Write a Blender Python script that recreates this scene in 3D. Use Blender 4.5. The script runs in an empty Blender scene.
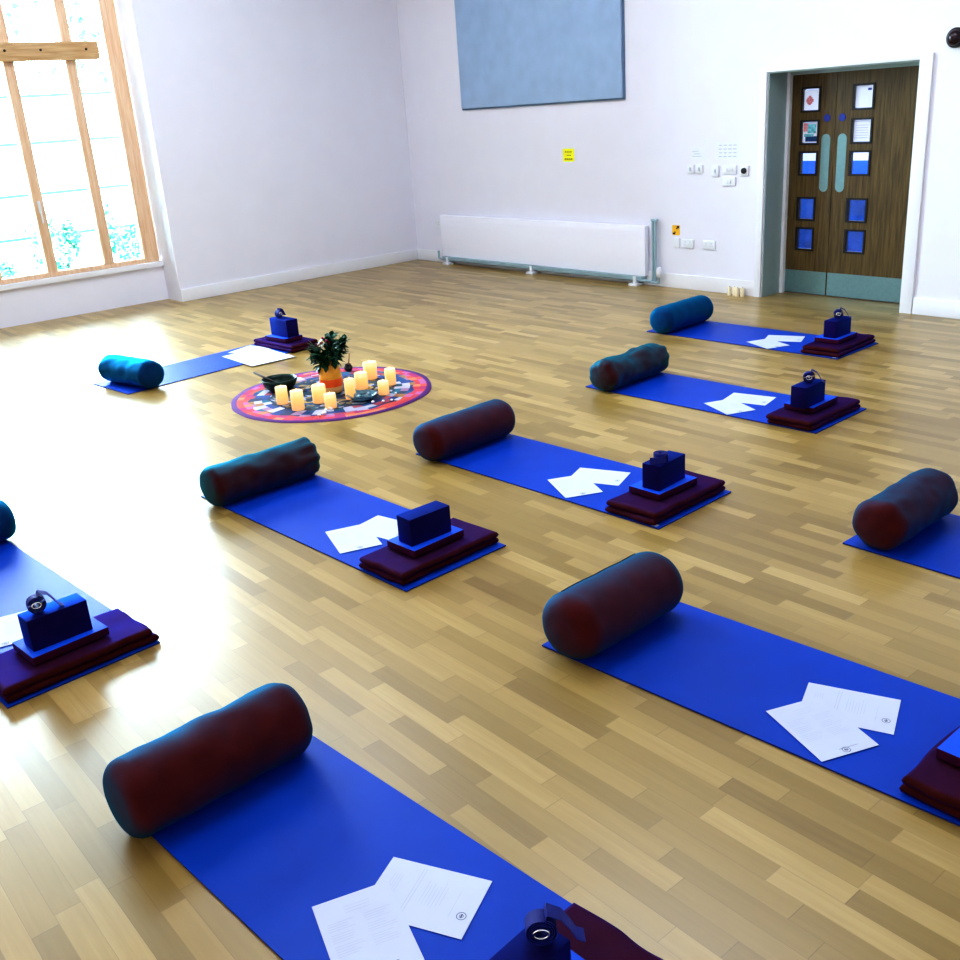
import bpy, bmesh, math, random
from mathutils import Vector, Matrix, noise
random.seed(7)
S = bpy.context.scene
COL = S.collection
PI = math.pi
R = math.radians

# ------------------------------------------------------------------ materials
def new_mat(name):
    m = bpy.data.materials.new(name); m.use_nodes = True
    return m, m.node_tree.nodes, m.node_tree.links, m.node_tree.nodes['Principled BSDF']

def pm(name, col, rough=.5, metal=0, spec=.5, noise_amt=.08, nscale=20, bump=0, bscale=200, sheen=0, sheen_col=None, sheen_rough=.4, emit=None, estr=0):
    """principled with subtle procedural noise variation"""
    m, N, L, b = new_mat(name)
    b.inputs['Roughness'].default_value = rough
    b.inputs['Metallic'].default_value = metal
    b.inputs['Specular IOR Level'].default_value = spec
    tc = N.new('ShaderNodeTexCoord')
    n = N.new('ShaderNodeTexNoise'); n.inputs['Scale'].default_value = nscale; n.inputs['Detail'].default_value = 3
    L.new(tc.outputs['Object'], n.inputs['Vector'])
    r = N.new('ShaderNodeValToRGB')
    c = Vector(col[:3])
    lo = c*(1-noise_amt); hi = c*(1+noise_amt)
    r.color_ramp.elements[0].color = (*[max(0, x) for x in lo], 1); r.color_ramp.elements[0].position = .3
    r.color_ramp.elements[1].color = (*[min(1, x) for x in hi], 1); r.color_ramp.elements[1].position = .7
    L.new(n.outputs['Fac'], r.inputs['Fac']); L.new(r.outputs['Color'], b.inputs['Base Color'])
    if bump:
        n2 = N.new('ShaderNodeTexNoise'); n2.inputs['Scale'].default_value = bscale
        L.new(tc.outputs['Object'], n2.inputs['Vector'])
        bp = N.new('ShaderNodeBump'); bp.inputs['Strength'].default_value = bump; bp.inputs['Distance'].default_value = .01
        L.new(n2.outputs['Fac'], bp.inputs['Height']); L.new(bp.outputs['Normal'], b.inputs['Normal'])
    if sheen:
        b.inputs['Sheen Weight'].default_value = sheen
        b.inputs['Sheen Roughness'].default_value = sheen_rough
        b.inputs['Sheen Tint'].default_value = (*sheen_col, 1)
    if emit:
        b.inputs['Emission Color'].default_value = (*emit, 1); b.inputs['Emission Strength'].default_value = estr
    return m

def math_node(N, L, op, a, b=None, c=None):
    n = N.new('ShaderNodeMath'); n.operation = op
    for i, v in enumerate((a, b, c)):
        if v is None: continue
        if isinstance(v, (int, float)): n.inputs[i].default_value = v
        else: L.new(v, n.inputs[i])
    return n.outputs[0]

def floor_material():
    m, N, L, b = new_mat('oak_strip_floor')
    tc = N.new('ShaderNodeTexCoord'); sp = N.new('ShaderNodeSeparateXYZ'); L.new(tc.outputs['Object'], sp.inputs[0])
    x, y = sp.outputs['X'], sp.outputs['Y']
    def strips(w, ln, off):
        ry = math_node(N, L, 'DIVIDE', y, w); row = math_node(N, L, 'FLOOR', ry)
        wn = N.new('ShaderNodeTexWhiteNoise'); wn.noise_dimensions = '1D'; L.new(math_node(N, L, 'ADD', row, off), wn.inputs['W'])
        xs = math_node(N, L, 'ADD', math_node(N, L, 'DIVIDE', x, ln), math_node(N, L, 'MULTIPLY', wn.outputs['Value'], 7.3))
        colm = math_node(N, L, 'FLOOR', xs)
        cb = N.new('ShaderNodeCombineXYZ'); L.new(colm, cb.inputs[0]); L.new(row, cb.inputs[1])
        w2 = N.new('ShaderNodeTexWhiteNoise'); w2.noise_dimensions = '3D'; L.new(cb.outputs[0], w2.inputs['Vector'])
        return math_node(N, L, 'FRACT', ry), math_node(N, L, 'FRACT', xs), w2.outputs['Value'], w2.outputs['Color']
    fy, fx, rnd, rcol = strips(.072, .46, 0)
    # grain: stretched noise, offset per strip
    mp = N.new('ShaderNodeMapping'); mp.inputs['Scale'].default_value = (2.2, 34, 1)
    va = N.new('ShaderNodeVectorMath'); va.operation = 'ADD'; L.new(tc.outputs['Object'], va.inputs[0])
    vm = N.new('ShaderNodeVectorMath'); vm.operation = 'SCALE'; L.new(rcol, vm.inputs[0]); vm.inputs['Scale'].default_value = 9
    L.new(vm.outputs[0], va.inputs[1]); L.new(va.outputs[0], mp.inputs['Vector'])
    g = N.new('ShaderNodeTexNoise'); g.inputs['Scale'].default_value = 1.6; g.inputs['Detail'].default_value = 4; g.inputs['Distortion'].default_value = .5
    L.new(mp.outputs[0], g.inputs['Vector'])
    ramp = N.new('ShaderNodeValToRGB'); e = ramp.color_ramp.elements
    e[0].position = 0; e[0].color = (*FLOOR_C[0], 1); e[1].position = 1; e[1].color = (*FLOOR_C[3], 1)
    k = e.new(.25); k.color = (*FLOOR_C[1], 1); k = e.new(.7); k.color = (*FLOOR_C[2], 1)
    mix = math_node(N, L, 'ADD', math_node(N, L, 'MULTIPLY', rnd, .66), math_node(N, L, 'MULTIPLY', g.outputs['Fac'], .30))
    big = N.new('ShaderNodeTexNoise'); big.inputs['Scale'].default_value = .7; L.new(tc.outputs['Object'], big.inputs['Vector'])
    mix = math_node(N, L, 'ADD', mix, math_node(N, L, 'MULTIPLY', math_node(N, L, 'SUBTRACT', big.outputs['Fac'], .5), .25))
    L.new(mix, ramp.inputs['Fac'])
    # seams
    ey = math_node(N, L, 'LESS_THAN', fy, .022); ex = math_node(N, L, 'LESS_THAN', fx, .006)
    seam = math_node(N, L, 'MULTIPLY', math_node(N, L, 'MAXIMUM', ey, ex), .38)
    mc = N.new('ShaderNodeMix'); mc.data_type = 'RGBA'; L.new(seam, mc.inputs['Factor'])
    L.new(ramp.outputs['Color'], mc.inputs['A']); mc.inputs['B'].default_value = (.12, .07, .03, 1)
    L.new(mc.outputs['Result'], b.inputs['Base Color'])
    rr = N.new('ShaderNodeMapRange'); L.new(g.outputs['Fac'], rr.inputs['Value'])
    rr.inputs['To Min'].default_value = FLOOR_R[0]; rr.inputs['To Max'].default_value = FLOOR_R[1]
    L.new(rr.outputs[0], b.inputs['Roughness'])
    b.inputs['Specular IOR Level'].default_value = FLOOR_SPEC
    return m

FLOOR_C = [(.215, .13, .034), (.285, .185, .050), (.41, .275, .09), (.57, .41, .17)]
FLOOR_R = (.285, .325)
FLOOR_SPEC = .7

def wood_mat(name, c0, c1, axis='Z', rough=.45, sc=6):
    m, N, L, b = new_mat(name)
    tc = N.new('ShaderNodeTexCoord'); mp = N.new('ShaderNodeMapping')
    s = {'X': (.6, 9, 9), 'Y': (9, .6, 9), 'Z': (9, 9, .6)}[axis]
    mp.inputs['Scale'].default_value = s; L.new(tc.outputs['Object'], mp.inputs['Vector'])
    n = N.new('ShaderNodeTexNoise'); n.inputs['Scale'].default_value = sc; n.inputs['Detail'].default_value = 6; n.inputs['Distortion'].default_value = .5
    L.new(mp.outputs[0], n.inputs['Vector'])
    r = N.new('ShaderNodeValToRGB'); r.color_ramp.elements[0].position = .35; r.color_ramp.elements[1].position = .72
    r.color_ramp.elements[0].color = (*c0, 1); r.color_ramp.elements[1].color = (*c1, 1)
    L.new(n.outputs['Fac'], r.inputs['Fac']); L.new(r.outputs['Color'], b.inputs['Base Color'])
    b.inputs['Roughness'].default_value = rough
    return m

def glass_mat(name, tint=(.95, .98, 1), refl=.06):
    m, N, L, b = new_mat(name); N.remove(b)
    out = N['Material Output']
    t = N.new('ShaderNodeBsdfTransparent'); t.inputs[0].default_value = (*tint, 1)
    g = N.new('ShaderNodeBsdfGlossy'); g.inputs['Roughness'].default_value = .02
    f = N.new('ShaderNodeFresnel'); f.inputs[0].default_value = 1.45
    mx = N.new('ShaderNodeMixShader'); L.new(f.outputs[0], mx.inputs[0]); L.new(t.outputs[0], mx.inputs[1]); L.new(g.outputs[0], mx.inputs[2])
    L.new(mx.outputs[0], out.inputs['Surface'])
    return m

def mandala_mat():
    m, N, L, b = new_mat('mandala_print')
    tc = N.new('ShaderNodeTexCoord'); sp = N.new('ShaderNodeSeparateXYZ'); L.new(tc.outputs['Object'], sp.inputs[0])
    x, y = sp.outputs['X'], sp.outputs['Y']
    rad = math_node(N, L, 'SQRT', math_node(N, L, 'ADD', math_node(N, L, 'MULTIPLY', x, x), math_node(N, L, 'MULTIPLY', y, y)))
    ang = math_node(N, L, 'ARCTAN2', y, x)
    def pal(fac, cols):
        r = N.new('ShaderNodeValToRGB'); r.color_ramp.interpolation = 'CONSTANT'
        e = r.color_ramp.elements
        while len(e) < len(cols): e.new(.5)
        for i, c in enumerate(cols): e[i].position = i/len(cols); e[i].color = (*c, 1)
        L.new(fac, r.inputs['Fac']); return r.outputs['Color']
    # cells in polar coordinates
    def cells(na, nr, seed):
        a = math_node(N, L, 'FLOOR', math_node(N, L, 'MULTIPLY', math_node(N, L, 'ADD', ang, PI), na/(2*PI)))
        q = math_node(N, L, 'FLOOR', math_node(N, L, 'MULTIPLY', rad, nr))
        cb = N.new('ShaderNodeCombineXYZ'); L.new(a, cb.inputs[0]); L.new(q, cb.inputs[1]); cb.inputs[2].default_value = seed
        w = N.new('ShaderNodeTexWhiteNoise'); L.new(cb.outputs[0], w.inputs['Vector']); return w.outputs['Value']
    patch = pal(cells(46, 17, 1.5), [(.015, .04, .16), (.30, .16, .26), (.38, .36, .48), (.01, .10, .16), (.32, .05, .07), (.02, .05, .2), (.45, .42, .50), (.02, .03, .08), (.01, .07, .2), (.30, .15, .05)])
    ring = pal(cells(58, 12, 3.1), [(.48, .035, .05), (.55, .07, .05), (.36, .02, .12), (.58, .18, .08), (.5, .04, .07), (.42, .10, .26)])
    vo = N.new('ShaderNodeTexVoronoi'); vo.inputs['Scale'].default_value = 26; L.new(tc.outputs['Object'], vo.inputs['Vector'])
    wv = N.new('ShaderNodeSeparateColor'); L.new(vo.outputs['Color'], wv.inputs[0])
    inner = pal(wv.outputs[0], [(.008, .015, .035), (.01, .04, .10), (.015, .06, .08), (.004, .008, .02), (.25, .15, .04), (.02, .05, .16), (.006, .012, .03), (.3, .32, .4)])
    def mixc(fac, A, B):
        mc = N.new('ShaderNodeMix'); mc.data_type = 'RGBA'; L.new(fac, mc.inputs['Factor'])
        for k, v in (('A', A), ('B', B)):
            if isinstance(v, tuple): mc.inputs[k].default_value = (*v, 1)
            else: L.new(v, mc.inputs[k])
        return mc.outputs['Result']
    wob = math_node(N, L, 'MULTIPLY', math_node(N, L, 'SINE', math_node(N, L, 'MULTIPLY', ang, 16)), .012)
    r2 = math_node(N, L, 'ADD', rad, wob)
    c = mixc(math_node(N, L, 'GREATER_THAN', r2, .47), inner, patch)
    gold = math_node(N, L, 'MULTIPLY', math_node(N, L, 'GREATER_THAN', r2, .455), math_node(N, L, 'LESS_THAN', r2, .475))
    c = mixc(gold, c, (.02, .03, .06))
    gold = math_node(N, L, 'MULTIPLY', math_node(N, L, 'GREATER_THAN', r2, .27), math_node(N, L, 'LESS_THAN', r2, .30))
    c = mixc(gold, c, (.35, .22, .06))
    c = mixc(math_node(N, L, 'GREATER_THAN', r2, .62), c, ring)
    c = mixc(math_node(N, L, 'GREATER_THAN', rad, .715), c, (.10, .02, .16))
    L.new(c, b.inputs['Base Color']); b.inputs['Roughness'].default_value = .85
    return m

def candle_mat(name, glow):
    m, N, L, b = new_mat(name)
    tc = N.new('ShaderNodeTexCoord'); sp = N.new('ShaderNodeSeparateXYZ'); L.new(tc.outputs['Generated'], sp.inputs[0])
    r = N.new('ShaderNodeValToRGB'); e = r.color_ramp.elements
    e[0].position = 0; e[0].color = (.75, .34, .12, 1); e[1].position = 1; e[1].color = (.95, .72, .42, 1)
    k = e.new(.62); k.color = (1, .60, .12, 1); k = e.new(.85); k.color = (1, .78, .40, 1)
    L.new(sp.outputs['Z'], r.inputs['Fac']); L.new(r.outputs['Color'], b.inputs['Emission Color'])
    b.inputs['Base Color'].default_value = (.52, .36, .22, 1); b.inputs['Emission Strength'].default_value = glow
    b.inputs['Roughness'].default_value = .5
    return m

M = {}
M['wall'] = pm('white_paint', (.80, .79, .87), .7, noise_amt=.012, nscale=3, bump=.03, bscale=60)
M['ceiling'] = pm('ceiling_paint', (.85, .85, .86), .8, noise_amt=.01)
M['gloss_white'] = pm('white_gloss', (.82, .82, .85), .35, noise_amt=.01)
M['floor'] = floor_material()
M['pine'] = wood_mat('pale_pine', (.72, .46, .28), (.84, .62, .44), 'Z', .45)
M['pine_y'] = wood_mat('pale_pine_beam', (.50, .30, .13), (.68, .46, .25), 'Y', .45)
M['door_wood'] = wood_mat('walnut_veneer', (.070, .045, .013), (.165, .108, .034), 'Z', .38, 5)
M['casing'] = pm('white_enamel', (.91, .91, .99), .75, noise_amt=.005)
M['lining'] = pm('shaded_white_gloss', (.36, .46, .46), .35, noise_amt=.02)  # white paint toned grey-green, the shade in the door reveal put into the colour
M['steel'] = pm('brushed_steel', (.22, .36, .37), .42, metal=.7, noise_amt=.05, nscale=40)
M['blue_steel'] = pm('blue_grey_steel', (.36, .50, .56), .4, metal=.2, noise_amt=.05)
M['black'] = pm('black_rubber', (.012, .012, .012), .5)
M['dark_bolt'] = pm('dark_bolt', (.03, .02, .015), .5, metal=.6)
M['glass'] = glass_mat('clear_glass')
M['door_glass'] = glass_mat('door_glass', (.9, .96, 1))
M['blue_disc'] = pm('blue_enamel', (.01, .03, .30), .4)
M['panel'] = pm('blue_grey_felt', (.37, .50, .70), .9, noise_amt=.05, nscale=6, bump=.1, bscale=300)
M['panel_edge'] = pm('panel_edge', (.16, .24, .36), .7)
M['white_plastic'] = pm('white_plastic', (.78, .80, .84), .35, noise_amt=.01)
M['switch_grey'] = pm('grey_plastic', (.50, .54, .60), .45, noise_amt=.02)  # grey of the rockers and socket holes
M['yellow'] = pm('yellow_card', (.95, .93, .01), .6, noise_amt=.02)
M['yellow_ink'] = pm('olive_ink', (.30, .30, .01), .7)
M['amber'] = pm('amber_plastic', (.90, .50, .01), .5, noise_amt=.02)
M['paper'] = pm('white_paper', (.60, .64, .80), .7, noise_amt=.01)
M['notice_paper'] = pm('thin_white_paper', (.90, .90, .92), .6, noise_amt=.01)
N_, L_ = M['notice_paper'].node_tree.nodes, M['notice_paper'].node_tree.links
tr_ = N_.new('ShaderNodeBsdfTranslucent'); tr_.inputs[0].default_value = (.95, .95, .98, 1)
mx_ = N_.new('ShaderNodeMixShader'); mx_.inputs[0].default_value = .5
L_.new(N_['Principled BSDF'].outputs[0], mx_.inputs[1]); L_.new(tr_.outputs[0], mx_.inputs[2]); L_.new(mx_.outputs[0], N_['Material Output'].inputs['Surface'])
M['ink'] = pm('faded_ink', (.50, .53, .64), .7, noise_amt=.02)
M['ink_dark'] = pm('dark_ink', (.10, .12, .22), .7)
M['pink'] = pm('pink_print', (.85, .30, .33), .7, noise_amt=.3, nscale=60)
M['teal_print'] = pm('teal_print', (.20, .55, .62), .7, noise_amt=.4, nscale=50)
M['navy_print'] = pm('navy_print', (.01, .06, .18), .7, noise_amt=.4, nscale=60)
M['dado'] = pm('blue_dado', (.02, .14, .55), .6, noise_amt=.15, nscale=4)
M['dado_low'] = pm('deep_blue_dado', (.012, .075, .26), .6, noise_amt=.45, nscale=5)
M['alarm'] = pm('dark_dome', (.02, .006, .012), .2, noise_amt=.1)
M['mat'] = pm('blue_mat', (.0, .056, .47), .45, spec=.2, noise_amt=.06, nscale=5, bump=.15, bscale=500)
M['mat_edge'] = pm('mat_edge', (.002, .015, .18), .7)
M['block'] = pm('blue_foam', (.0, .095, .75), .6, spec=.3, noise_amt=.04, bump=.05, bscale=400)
def toplit_fabric(name, base, gloss, gain=.8, power=2.2, rough=.55, bump=.12):
    """matt shade tone under a blue gloss that grows towards grazing, painting light on tops"""
    m = pm(name, base, .85, spec=.1, noise_amt=.12, nscale=14, bump=bump, bscale=500)
    N, L = m.node_tree.nodes, m.node_tree.links
    b = N['Principled BSDF']; out = N['Material Output']
    g = N.new('ShaderNodeBsdfGlossy'); g.inputs['Color'].default_value = (*gloss, 1); g.inputs['Roughness'].default_value = rough
    f = N.new('ShaderNodeLayerWeight'); f.inputs['Blend'].default_value = .5
    fac = math_node(N, L, 'MULTIPLY', math_node(N, L, 'POWER', f.outputs['Facing'], power), gain)
    mx = N.new('ShaderNodeMixShader'); L.new(fac, mx.inputs[0]); L.new(b.outputs[0], mx.inputs[1]); L.new(g.outputs[0], mx.inputs[2])
    L.new(mx.outputs[0], out.inputs['Surface'])
    return m
M['brick'] = toplit_fabric('navy_foam', (.010, .004, .075), (.0, .12, .75), .6, 2.0, .45, .05)  # blue gloss stands in for light on the brick top
M['block_side'] = toplit_fabric('block_side_shade', (.060, .006, .030), (.0, .08, .6), .5, 2.5, .5, .05)  # shade on the block sides painted as a dark plum colour
M['bolster'] = toplit_fabric('plum_toplit', (.082, .013, .013), (.0, .17, .32), .95, 1.7, .68)  # shaded cover tone, light on the top put into the gloss colour
M['bolster_lit'] = toplit_fabric('lit_teal_cover', (.003, .036, .12), (.0, .32, .58), .8, 1.7)  # same cover with the lit tone painted into its base colour
M['bolster_half_lit'] = toplit_fabric('half_lit_cover', (.055, .014, .016), (.0, .25, .36), .95, 1.4, .6)  # same cover, base colour painted part way to the lit tone
M['blanket'] = toplit_fabric('maroon_wool', (.058, .008, .007), (.0, .022, .34), .68, 2.0, .55, .3)  # blue gloss paints the light along the blanket top
M['zip'] = pm('dark_zip', (.01, .008, .02), .5)
M['webbing'] = pm('navy_webbing', (.014, .022, .22), .6, spec=.4, noise_amt=.1, nscale=80, bump=.3, bscale=700)
M['chrome'] = pm('chrome', (.8, .82, .85), .15, metal=1, noise_amt=.01)
M['mandala'] = mandala_mat()
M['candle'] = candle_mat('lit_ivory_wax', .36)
M['candle_pale'] = pm('ivory_wax', (.90, .80, .58), .5, noise_amt=.02)
M['wick'] = pm('wick', (.9, .6, .2), .6, emit=(1, .75, .3), estr=2)
M['bowl'] = pm('dark_bronze', (.012, .035, .028), .28, metal=.5, noise_amt=.3, nscale=12)
M['dark_wood'] = pm('dark_wood', (.035, .018, .012), .5, noise_amt=.2)
M['stick'] = pm('light_stick', (.40, .26, .14), .6)
M['vase_y'] = pm('yellow_glaze', (.78, .36, .03), .35, noise_amt=.2, nscale=18)
M['vase_r'] = pm('red_glaze', (.80, .10, .015), .35, noise_amt=.08)
M['vase_c'] = pm('cream_glaze', (.75, .45, .20), .4, noise_amt=.08)
M['leaf'] = pm('dark_leaf', (.006, .065, .030), .45, noise_amt=.45, nscale=30)
M['berry'] = pm('red_berry', (.30, .01, .06), .4)
M['crystal'] = pm('blue_glass', (.25, .42, .50), .1, noise_amt=.2)
M['crystal'].node_tree.nodes['Principled BSDF'].inputs['Transmission Weight'].default_value = .6
M['bead'] = pm('white_bead', (.9, .9, .92), .25, noise_amt=.02)
M['grass'] = pm('outside_grass', (.30, .55, .40), .9, noise_amt=.2, nscale=3)
M['fence'] = pm('white_boards', (.86, .88, .90), .7, noise_amt=.02)
M['rail'] = pm('grey_rail', (.01, .045, .06), .6, noise_amt=.05)
M['bush'] = pm('turquoise_leaf', (.04, .24, .17), .7, noise_amt=.45, nscale=9)
M['tree'] = pm('pale_leaf', (.05, .17, .12), .7, noise_amt=.35, nscale=4)
M['bark'] = pm('grey_bark', (.3, .26, .2), .8)

# ------------------------------------------------------------------ mesh helpers
def finish(name, bm, mats, parent=None, smooth=False, loc=None, rot=None, auto=None):
    me = bpy.data.meshes.new(name); bm.normal_update(); bm.to_mesh(me); bm.free()
    if not isinstance(mats, (list, tuple)): mats = [mats]
    for m in mats: me.materials.append(M[m] if isinstance(m, str) else m)
    if smooth: me.polygons.foreach_set('use_smooth', [True]*len(me.polygons))
    o = bpy.data.objects.new(name, me); COL.objects.link(o)
    if parent: o.parent = parent
    if loc: o.location = loc
    if rot: o.rotation_euler = rot
    if auto is not None:
        me.polygons.foreach_set('use_smooth', [True]*len(me.polygons))
        me.set_sharp_from_angle(angle=R(auto))
    return o

def add_box(bm, lo, hi, mi=0, bevel=0, seg=2, mat=None):
    x0, y0, z0 = lo; x1, y1, z1 = hi
    c = [(x0,y0,z0),(x1,y0,z0),(x1,y1,z0),(x0,y1,z0),(x0,y0,z1),(x1,y0,z1),(x1,y1,z1),(x0,y1,z1)]
    t = bmesh.new()
    v = [t.verts.new(p) for p in c]
    for f in ((0,3,2,1),(4,5,6,7),(0,1,5,4),(1,2,6,5),(2,3,7,6),(3,0,4,7)): t.faces.new([v[i] for i in f])
    if bevel:
        bmesh.ops.bevel(t, geom=list(t.edges), offset=bevel, segments=seg, profile=.6, affect='EDGES')
    merge(bm, t, mi, mat)

def merge(bm, t, mi=0, mat=None):
    mp = {}
    for v in t.verts: mp[v] = bm.verts.new(mat @ v.co if mat else v.co)
    for f in t.faces:
        try:
            nf = bm.faces.new([mp[v] for v in f.verts]); nf.material_index = mi if mi is not None else f.material_index; nf.smooth = f.smooth
        except ValueError: pass
    t.free()

def add_lathe(bm, prof, n=24, mi=0, center=(0,0,0), cap=True, axis='Z'):
    rings = []
    for r, z in prof:
        ring = []
        for k in range(n):
            a = 2*PI*k/n
            p = (r*math.cos(a), r*math.sin(a), z)
            if axis == 'Y': p = (p[0], p[2], p[1])
            ring.append(bm.verts.new((center[0]+p[0], center[1]+p[1], center[2]+p[2])))
        rings.append(ring)
    for a, b in zip(rings[:-1], rings[1:]):
        for k in range(n):
            f = bm.faces.new((a[k], a[(k+1)%n], b[(k+1)%n], b[k])); f.material_index = mi
    if cap:
        f = bm.faces.new(list(reversed(rings[0]))); f.material_index = mi
        f = bm.faces.new(rings[-1]); f.material_index = mi
    return rings

def add_tube(bm, pts, r, n=8, mi=0, cap=True):
    pts = [Vector(p) for p in pts]; rings = []
    for i, p in enumerate(pts):
        d = (pts[min(i+1, len(pts)-1)] - pts[max(i-1, 0)]).normalized()
        a = d.orthogonal().normalized() if i == 0 else (a - d*a.dot(d)).normalized()
        b = d.cross(a)
        rr = r[i] if isinstance(r, (list, tuple)) else r
        rings.append([bm.verts.new(p + a*rr*math.cos(2*PI*k/n) + b*rr*math.sin(2*PI*k/n)) for k in range(n)])
    for A, B in zip(rings[:-1], rings[1:]):
        for k in range(n):
            f = bm.faces.new((A[k], A[(k+1)%n], B[(k+1)%n], B[k])); f.material_index = mi
    if cap:
        f = bm.faces.new(list(reversed(rings[0]))); f.material_index = mi
        f = bm.faces.new(rings[-1]); f.material_index = mi

def box_obj(name, lo, hi, mats, parent=None, bevel=0, seg=2):
    bm = bmesh.new(); add_box(bm, lo, hi, 0, bevel, seg)
    return finish(name, bm, mats, parent, auto=40 if bevel else None)

def struct(o): o['kind'] = 'structure'; return o
def tag(o, label, cat, group=None):
    o['label'] = label; o['category'] = cat
    if group: o['group'] = group
    return o
def thing(name, label, cat, loc=(0,0,0), rz=0, group=None):
    o = bpy.data.objects.new(name, None); COL.objects.link(o); o.empty_display_size = .1
    o.location = loc; o.rotation_euler = (0, 0, rz)
    return tag(o, label, cat, group)
def copy_tree(o, label=None, loc=None, rz=None):
    c = o.copy(); COL.objects.link(c)
    if label: c['label'] = label
    if loc: c.location = loc
    if rz is not None: c.rotation_euler = (0, 0, rz)
    for ch in list(o.children):
        d = ch.copy(); COL.objects.link(d); d.parent = c
        for g in list(ch.children):
            e = g.copy(); COL.objects.link(e); e.parent = d
    return c

# ------------------------------------------------------------------ room shell
RX, RY, H = 14.0, -12.0, 5.0        # right wall x, front wall y, ceiling height
DX0, DX1, DH = 5.68, 7.13, 2.075    # door opening
WY0, WY1, WZ0, WZ1 = -3.56, -7.42, .465, 4.75   # window recess
RECX = -.385

bm = bmesh.new()
add_box(bm, (-.9, RY-.3, -.15), (RX+.3, .4, 0))
struct(finish('floor', bm, 'floor'))
struct(box_obj('ceiling', (-.9, RY-.3, H), (RX+.3, .4, H+.2), 'ceiling'))
bm = bmesh.new()
add_box(bm, (-.9, 0, 0), (DX0, .4, H)); add_box(bm, (DX1, 0, 0), (RX+.3, .4, H)); add_box(bm, (DX0, 0, DH), (DX1, .4, H))
struct(finish('wall_back', bm, 'wall'))
bm = bmesh.new()
add_box(bm, (-.9, WY0, 0), (0, 0, H))
add_box(bm, (-.9, RY, 0), (0, WY1, H))
add_box(bm, (-.9, WY1, 0), (RECX, WY0, WZ0-.06))
add_box(bm, (-.9, WY1, WZ1), (RECX, WY0, H))
struct(finish('wall_left', bm, 'wall'))
struct(box_obj('wall_right', (RX, RY, 0), (RX+.3, 0, H), 'wall'))
# front wall behind the camera, left solid
FX0, FX1, FZ0, FZ1 = 2.0, 12.0, 1.0, 3.6
struct(box_obj('wall_front', (-.9, RY-.3, 0), (RX+.3, RY, H), 'wall'))

def skirting(name, lo, hi, axis):
    bm = bmesh.new(); add_box(bm, lo, hi, 0, .006, 2)
    return struct(finish(name, bm, 'gloss_white', auto=40))
skirting('baseboard_back', (0.018, -.018, 0), (DX0-.07, 0, .15), 'x')
skirting('baseboard_back.001', (DX1+.115, -.018, 0), (RX, 0, .15), 'x')
skirting('baseboard_left', (0, WY0, 0), (.018, 0, .15), 'y')
skirting('baseboard_right', (RX-.018, RY, 0), (RX, -.018, .15), 'y')

# window: frame, mullions, transom beam, panes, handle, sill
win = struct(finish('window_1', (lambda b: (add_box(b, (-.50, WY0-.20, WZ0), (-.40, WY0-.02, WZ1), 0, .006),
      add_box(b, (-.50, WY1+.02, WZ0), (-.40, WY1+.16, WZ1), 0, .006), add_box(b, (-.50, WY1+.16, WZ0), (-.40, WY0-.20, WZ0+.055), 0, .006),
      add_box(b, (-.50, WY1+.16, WZ1-.08), (-.40, WY0-.20, WZ1), 0, .006), b)[-1])(bmesh.new()), 'pine', auto=40))
mull = [-4.19, -4.845, -5.455, -6.065, -6.675]
for y in mull:
    box_obj('window_mullion', (-.505, y-.056, WZ0+.055), (-.395, y+.056, WZ1-.08), 'pine', win, .006)
bm = bmesh.new(); add_box(bm, (-.40, WY1+.18, 2.725), (-.33, WY0-.315, 2.91), 0, .006)
beam = finish('window_beam', bm, 'pine_y', win, auto=40)
for y in (-4.02, -4.51, -4.88, -5.3):
    bm = bmesh.new(); add_lathe(bm, [(.013, -.33), (.013, -.322), (.007, -.319)], 10)
    for v in bm.verts: v.co = Vector((v.co.z, v.co.x, v.co.y))
    finish('bolt', bm, 'dark_bolt', beam, loc=(0, y, 2.83))
ys = [WY0-.20] + mull + [WY1+.16]
for a, b_ in zip(ys[:-1], ys[1:]):
    p = box_obj('window_pane', (-.455, b_+.03, WZ0+.04), (-.449, a-.03, WZ1-.07), 'glass', win)
bm = bmesh.new()
add_box(bm, (-.395, -4.862, 1.17), (-.375, -4.832, 1.30), 0, .004); add_box(bm, (-.375, -4.857, 1.06), (-.358, -4.839, 1.29), 0, .006)
finish('window_handle', bm, 'white_plastic', win, auto=40)
struct(box_obj('trim_1', (-.42, WY1, WZ0-.06), (RECX+.04, WY0, WZ0), 'gloss_white', None, .006))

# ------------------------------------------------------------------ doors
bm = bmesh.new()
add_box(bm, (DX0-.075, -.022, 0), (DX0-.005, 0, DH+.045), 0, .004)
add_box(bm, (DX1+.0, -.022, 0), (DX1+.11, 0, DH+.045), 0, .004)
add_box(bm, (DX0-.005, -.022, DH), (DX1+.0, 0, DH+.045), 0, .004)
struct(finish('trim_2', bm, 'gloss_white', auto=40))
bm = bmesh.new()   # lining and stop inside the reveal
add_box(bm, (DX0, .0, 0), (DX0+.012, .33, DH), 0); add_box(bm, (DX1-.012, .0, 0), (DX1, .33, DH), 0); add_box(bm, (DX0+.012, 0, DH-.012), (DX1-.012, .33, DH), 0)
add_box(bm, (DX0+.012, .285, 0), (DX0+.045, .33, DH-.012), 1); add_box(bm, (DX1-.045, .285, 0), (DX1-.012, .33, DH-.012), 1); add_box(bm, (DX0+.045, .285, DH-.04), (DX1-.045, .33, DH-.012), 0)
struct(finish('trim_3', bm, ['lining', 'gloss_white']))

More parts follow.
